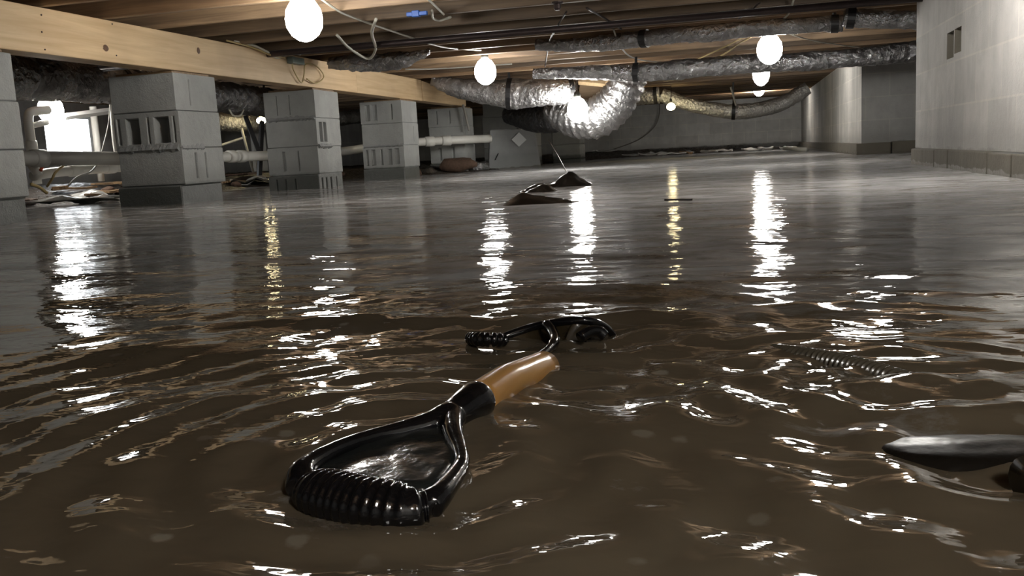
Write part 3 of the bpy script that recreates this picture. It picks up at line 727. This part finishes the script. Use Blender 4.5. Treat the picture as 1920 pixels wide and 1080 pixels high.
wire('hanging_wire', [L_(681, 215, -4.9), L_(683, 240, -4.9), L_(686, 262, -4.9)], .014, M_cable, 'white wire hanging between the third and fourth piers', 'wire')
wire('loose_wire', [L_(88, 350, -4.3), L_(98, 335, -4.25), L_(105, 322, -4.25), L_(124, 306, -4.25)], .008, M_yel, 'tan wire curling up over the lower white pipe', 'wire')
wire('loose_wire', [L_(128, 348, -4.2), L_(145, 332, -4.2), L_(170, 322, -4.2), L_(185, 305, -4.2)], .006, M_wire, 'grey wire bending over the lower white pipe', 'wire')
wire('loose_wire', [L_(76, 320, -4.2), L_(82, 308, -4.2)], .010, M_orange, 'short orange stub beside the lower white pipe', 'wire')
wire('loose_wire', [L_(58, 345, -4.1), L_(75, 352, -4.1), L_(88, 362, -4.1)], .010, M_yel, 'tan strip lying at the left water edge', 'strip')

# ------------------------------------------------------------------ debris on the mud bank
def flake(name, P, sx, sy, rz, tilt, mat, label, cat, group=None, thick=.008, curl=.02, seed=0):
    m = MB(); nx_, ny_ = 8, 6; rnd = random.Random(seed)
    e = [rnd.uniform(.8, 1.05) for _ in range(40)]
    g = {}
    for side in (1, 0):
        for j in range(ny_+1):
            for i in range(nx_+1):
                u = (i/nx_-.5)*sx; v = (j/ny_-.5)*sy
                if i in (0, nx_): u *= e[j]
                if j in (0, ny_): v *= e[10+i]
                h = curl*noise.noise(Vector((u*7, v*7, seed)))+(thick if side else 0)
                g[side, i, j] = len(m.v); m.v.append((u, v, h))
    for j in range(ny_):
        for i in range(nx_):
            m.f.append(tuple(g[1, a, b] for a, b in ((i, j), (i+1, j), (i+1, j+1), (i, j+1))))
            m.f.append(tuple(g[0, a, b] for a, b in ((i, j+1), (i+1, j+1), (i+1, j), (i, j))))
    for i in range(nx_):
        m.f.append((g[0, i, 0], g[0, i+1, 0], g[1, i+1, 0], g[1, i, 0])); m.f.append((g[1, i, ny_], g[1, i+1, ny_], g[0, i+1, ny_], g[0, i, ny_]))
    for j in range(ny_):
        m.f.append((g[1, 0, j], g[1, 0, j+1], g[0, 0, j+1], g[0, 0, j])); m.f.append((g[0, nx_, j], g[0, nx_, j+1], g[1, nx_, j+1], g[1, nx_, j]))
    o = m.build(name, mat); o.location = P; o.rotation_euler = (tilt, tilt*.6, rz); return tag(o, label, cat, group)
for k in range(16):
    y = random.uniform(5.2, 8.6); x = shx(y)-random.uniform(.02, .9)
    flake('wood_scrap', (x, y, max(gz(x, y), 0)+.03), random.uniform(.15, .4), random.uniform(.04, .12), random.uniform(0, 3), random.uniform(-.08, .08), random.choice((M_scrap, M_rust, M_scrap)),
          'brown scrap of wood lying on the mud bank behind the piers', 'scrap', 'brown scraps on the mud bank', .015, .01, k)
for k, (x, y, sx, sy, mat, lab) in enumerate(((100, 372, .9, .3, M_clear, 'wet pale plastic sheet at the left water edge'), (195, 365, .5, .25, M_clear, 'crumpled pale sheet beside the left scraps'),
        (450, 333, .8, .35, M_poly, 'black plastic sheet below the white pipe, right of the nearest whole pier'), (672, 316, .5, .3, M_clear, 'pale sheet between the third and fourth piers'),
        (468, 328, .35, .2, M_clear, 'pale scrap lying on the black sheet by the third pier'), (830, 318, .6, .3, M_poly, 'dark sheet lying on mud before the last pier'))):
    p = at(x, y, 0, (-4.4, -4.4, -4.5, -4.6, -4.4, -3.2)[k]); flake('plastic_sheet', (p.x, p.y, .03 if k < 2 else .06), sx, sy, .2, .02, mat, lab, 'sheet', None, .006, .07, 40+k)
def clod(P, r, mat, label, name='rubble_piece', sc=(1.3, 1, .7), group=None, seed=0):
    m = MB(); m.sphere((0, 0, 0), r, 14, 9, sc)
    m.v = [tuple(Vector(v)*(1+.45*noise.noise(Vector(v)*(2.2/r)*.6+Vector((seed*5, 0, 0))))) for v in m.v]
    o = m.build(name, mat, None, True); o.location = P; return tag(o, label, 'rubble', group)
for k in range(14):
    y = random.choice((random.uniform(5.5, 9.), random.uniform(9.2, 10.3), random.uniform(16.3, 16.9)))
    if y > 16: x = random.uniform(-2, .7)
    else: x = shx(y)-random.uniform(0, .3)
    clod((x, y, max(gz(x, y), 0)+.02), random.uniform(.03, .07), random.choice((M_rust, M_mud, M_box)), 'lump of rubble lying along the muddy water edge', group='rubble along the water edge', seed=k)
clod(at(860, 310, 1, 9.6), .14, M_rust, 'brown crumpled heap in front of the last pier', 'debris_heap', (1.5, .7, .6), None, 31)
clod(at(895, 314, 1, 9.9), .09, M_foild, 'wad of crumpled foil beside the tapered box', 'foil_wad', (1.4, .8, .8), None, 32)
p = at(1491, 281, 2, .02); m = MB(); m.tube([p+Vector((-.13, .25, .03)), p+Vector((.13, -.25, 0))], .028, 12); tag(m.build('pipe_offcut', M_pvc, None, True), 'white pipe offcut floating near the back wall', 'pipe')

for k in range(12):
    p = at(1060+k*38+random.uniform(-10, 10), 300-(k*38)*.045, 2, 0); x = p.x; y = min(16.95, p.y)
    flake('pale_scrap', (x*y/p.y, y, max(gz(x*y/p.y, y), 0)+.03), random.uniform(.2, .5), random.uniform(.08, .16), random.uniform(-.4, .4), .05, random.choice((M_clear, M_clear, M_scrap)),
          'pale scrap lying at the foot of the far back wall', 'scrap', 'pale scraps along the back wall', .02, .05, 90+k)
# wet plastic heap in the middle of the water
def tent(P, L, W, H, rz, mat, label, seed, skew=.3, name='plastic_heap'):
    m = MB(); nx_, ny_ = 40, 22
    for j in range(ny_+1):
        for i in range(nx_+1):
            u = i/nx_*2-1; v = j/ny_*2-1
            s_ = (1-abs(u+skew)/(1+skew*(1 if u > -skew else -1)))**.9 if abs(u+skew) < (1+skew*(1 if u > -skew else -1)) else 0
            h = H*max(0, s_)*max(0, 1-abs(v)**1.5)+H*.22*noise.noise(Vector((u*3+seed, v*2.5, seed)))
            m.v.append((u*L/2, v*W/2+.06*L*noise.noise(Vector((u*2, seed, 0))), h*(1-max(abs(u), abs(v))**6)-.012))
    for j in range(ny_):
        for i in range(nx_): a = j*(nx_+1)+i; m.f.append((a, a+1, a+nx_+2, a+nx_+1))
    k0 = len(m.v); o = m.build(name, mat, None, True); md = o.modifiers.new('solid', 'SOLIDIFY'); md.thickness = .003; md.offset = -1
    o.location = P; o.rotation_euler = (0, 0, rz); return tag(o, label, 'plastic sheet')
tent(at(1020, 381, 2, 0), .34, .16, .050, .1, M_poly, 'nearest dark hump of wet plastic breaking the water in mid distance', 1, .45)
tent(at(1008, 360, 2, 0), .22, .2, .052, .25, M_poly, 'small folded hump of plastic between the two larger dark humps', 2, -.2)
tent(at(1068, 349, 2, 0), .26, .2, .085, 0, M_poly, 'rounded far hump of wet plastic with a wire into it', 3, 0.)
tent(at(1010, 358, 2, 0)+Vector((.0, -.08, 0)), .08, .1, .045, .0, M_clear, 'pale glistening fold of plastic on the small hump', 4, 0.)
flake('floating_scrap', at(1272, 376, 2, .004), .085, .03, .1, 0, M_poly, 'thin dark scrap floating right of the plastic humps', 'scrap', None, .006, .006, 71)

# ------------------------------------------------------------------ first D-grip (foreground)
G = lambda x, y, z=.0: at(x, y, 2, z)
gr = thing('shovel_handle', G(760, 880), 'black D-grip handle with a wooden shaft, floating in the foreground', 'handle')
fr = MB()
bar = curve([G(566, 912, .003), G(600, 925, .004), G(650, 938, .004), G(700, 948, .004), G(760, 956, .003), G(806, 948, .003)], 12)
n_ = len(bar); fr.tube(bar, [.0125*math.sqrt(max(.3, 1-(2*k/(n_-1)-1)**4)) for k in range(n_)], 16)
la = curve([G(568, 915, .004), G(566, 888, .009), G(590, 864, .011), G(640, 838, .011), G(700, 819, .010), G(760, 806, .009), G(810, 794, .009), G(845, 780, .009)], 8)
n_ = len(la); fr.tube(la, [.0105-.0052*math.sin(math.pi*min(1, k/(n_-1)*1.05)) for k in range(n_)], 14)
ra = curve([G(803, 948, .003), G(826, 928, .005), G(853, 893, .006), G(866, 868, .007), G(860, 840, .008), G(850, 812, .009), G(848, 782, .009)], 8)
n_ = len(ra); fr.tube(ra, [.0090-.0040*math.sin(math.pi*k/(n_-1)) for k in range(n_)], 14)
nk = curve([G(825, 795, .007), G(848, 780, .008), G(868, 767, .009), G(885, 757, .009), G(896, 749, .009)], 8); n_ = len(nk)
fr.tube(nk, [.009+.0055*min(1, k/(n_-1)*1.3) for k in range(n_)], 22)
o = fr.build('frame', M_plastic, gr, True)
md = o.modifiers.new('remesh', 'REMESH'); md.mode = 'VOXEL'; md.voxel_size = .0013; md.use_smooth_shade = True
md = o.modifiers.new('smooth', 'SMOOTH'); md.iterations = 9; md.factor = .6
# ribbed sleeve on the hand bar
bar = resample(curve([G(580, 917, .0035), G(600, 925, .004), G(650, 938, .004), G(700, 948, .004), G(760, 956, .003), G(800, 951, .003)], 12), .0006)
L = len(bar); rad = []
for k in range(L):
    s_ = k*.0006; u = k/(L-1); env = .0148*math.sqrt(max(.35, 1-(2*u-1)**6))
    rad.append(env+.0006*max(-.7, math.sin(2*math.pi*s_/.0053)))
m = MB(); m.tube(bar, rad, 24, (1.1, .95)); m.build('ribbed_grip', M_plastic, gr, True)
# added dark plate inside the D, stands in for shaded water
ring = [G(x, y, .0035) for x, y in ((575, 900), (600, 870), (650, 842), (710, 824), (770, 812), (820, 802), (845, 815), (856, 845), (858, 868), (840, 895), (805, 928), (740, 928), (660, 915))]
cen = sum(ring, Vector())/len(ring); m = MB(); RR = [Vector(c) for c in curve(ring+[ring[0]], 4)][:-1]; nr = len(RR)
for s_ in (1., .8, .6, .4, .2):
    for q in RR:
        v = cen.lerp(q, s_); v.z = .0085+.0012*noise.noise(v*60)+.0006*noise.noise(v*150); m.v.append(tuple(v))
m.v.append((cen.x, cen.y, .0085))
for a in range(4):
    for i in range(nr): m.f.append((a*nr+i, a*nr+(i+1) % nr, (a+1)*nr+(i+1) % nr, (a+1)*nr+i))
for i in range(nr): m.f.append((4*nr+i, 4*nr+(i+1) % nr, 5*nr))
o = m.build('shade_plate', M_shade_plate, gr, True); md = o.modifiers.new('solid', 'SOLIDIFY'); md.thickness = .006; md.offset = -1
# wooden shaft
a_ = G(896, 749, .006); b_ = G(985, 695, .004); d_ = (b_-a_).normalized()
m = MB(); pts = [a_-d_*.005+(b_-a_+d_*.05)*(k/12) for k in range(13)]
for k, q in enumerate(pts): q.z = .005-.0012*max(0, k-5)
m.tube(pts, [.0145]*13, 24, (1, .95)); m.build('wooden_shaft', M_handle, gr, True)
p = G(927, 737, .0195)

# ------------------------------------------------------------------ second handle behind it
g2 = thing('handle_bracket', G(1040, 640), 'second black handle arching out of the water behind the wooden shaft', 'handle')
bar = resample(curve([G(878, 634, .004), G(900, 636, .007), G(925, 637, .007), G(952, 638, .004)], 10), .0008); L = len(bar)
rad = [.006*math.sqrt(max(.05, 1-(2*k/(L-1)-1)**6))+.0012*(1 if math.sin(2*math.pi*k*.0008/.0058) > -.1 else -1) for k in range(L)]
m = MB(); m.tube(bar, rad, 16); m.build('ribbed_grip', M_plastic, g2, True)
rim = curve([G(925, 641, -.002), G(960, 626, .004), G(1000, 613, .010), G(1040, 605, .016), G(1080, 601, .019), G(1110, 603, .017), G(1135, 614, .008), G(1150, 630, -.003)], 8)
m = MB(); m.tube(rim, .0042, 10, (1, 1.0)); m.build('arched_rim', M_plastic, g2, True)
# curved shell falling from the rim toward the water
m = MB(); n_ = len(rim); R2 = [G(945, 645, -.003), G(985, 643, -.003), G(1025, 646, -.004), G(1060, 652, -.006), G(1100, 648, -.006), G(1140, 640, -.005)]
r2 = curve(R2, 12); K = 10
for k in range(n_):
    e = r2[int(k/(n_-1)*(len(r2)-1))]
    for j in range(K+1):
        v = rim[k].lerp(e, j/K); v.z += .006*math.sin(math.pi*j/K)*math.sin(math.pi*k/(n_-1)) if k > n_*.55 else -.008*math.sin(math.pi*j/K)
        m.v.append(tuple(v))
for k in range(n_-1):
    for j in range(K): a = k*(K+1)+j; m.f.append((a, a+1, a+K+2, a+K+1))
o = m.build('shell', M_brownpl, g2, True); md = o.modifiers.new('solid', 'SOLIDIFY'); md.thickness = .002
m = MB(); m.tube(curve([G(1025, 608, .015), G(1036, 622, .011), G(1040, 640, .007), G(1025, 658, .005), G(1000, 676, .004), G(975, 692, .004)], 8), [.0052]*20+[.004]*21, 12); m.build('strut', M_plastic, g2, True)
m = MB(); m.tube(curve([G(1088, 632, .009), G(1105, 622, .012), G(1122, 621, .011), G(1134, 630, .006)], 8), .0055, 10); m.build('hollow_lip', M_plastic, g2, True)

# ------------------------------------------------------------------ corrugated hose just under the skin of the water
hp = resample(curve([G(1405, 664, -.020), G(1480, 672, -.0095), G(1560, 684, -.0068), G(1630, 702, -.0068), G(1700, 724, -.0085), G(1770, 748, -.018)], 12), .0008); L = len(hp)
m = MB(); m.tube(hp, [.0105+.0014*math.sin(2*math.pi*k*.0008/.0055) for k in range(L)], 20); tag(m.build('corrugated_hose', M_mudhose, None, True), 'silt-coloured corrugated hose barely breaking the water at right', 'hose')
# dark object at the right edge
def hump(P, L, W, H, rz, mat, name, label, cat, seed):
    m = MB(); nx_, ny_ = 44, 24
    for j in range(ny_+1):
        for i in range(nx_+1):
            u = i/nx_*2-1; v = j/ny_*2-1; r_ = min(1, math.hypot(u, v))
            h = H*(1-r_**2.2)+H*.18*noise.noise(Vector((u*2.5, v*2.5, seed)))
            m.v.append((u*L/2, v*W/2, h-.004-.02*max(0, r_-.9)*10*.3))
    for j in range(ny_):
        for i in range(nx_): a = j*(nx_+1)+i; m.f.append((a, a+1, a+nx_+2, a+nx_+1))
    o = m.build(name, mat, None, True); o.location = P; o.rotation_euler = (0, 0, rz)
    md = o.modifiers.new('solid', 'SOLIDIFY'); md.thickness = .003; md.offset = -1
    return tag(o, label, cat)
hump(G(1890, 842), .15, .06, .0045, -.02, M_lid, 'sunken_lid', 'dark wet hump just breaking the water at the right edge', 'lid', 3)
t = thing('pipe_end', G(1925, 890), 'black pipe end with a brown rim cut off by the right edge', 'pipe')
c0 = G(1935, 892, .004); m = MB(); m.tube([c0+Vector((0, -.008, 0)), c0+Vector((.03, .02, 0))], .0125, 18); m.build('pipe_body', M_plastic, t, True)
m = MB(); m.tube([c0+Vector((-.001, -.010, 0)), c0+Vector((.003, -.006, 0))], .0145, 18); m.build('rim', M_brownpl, t, True)
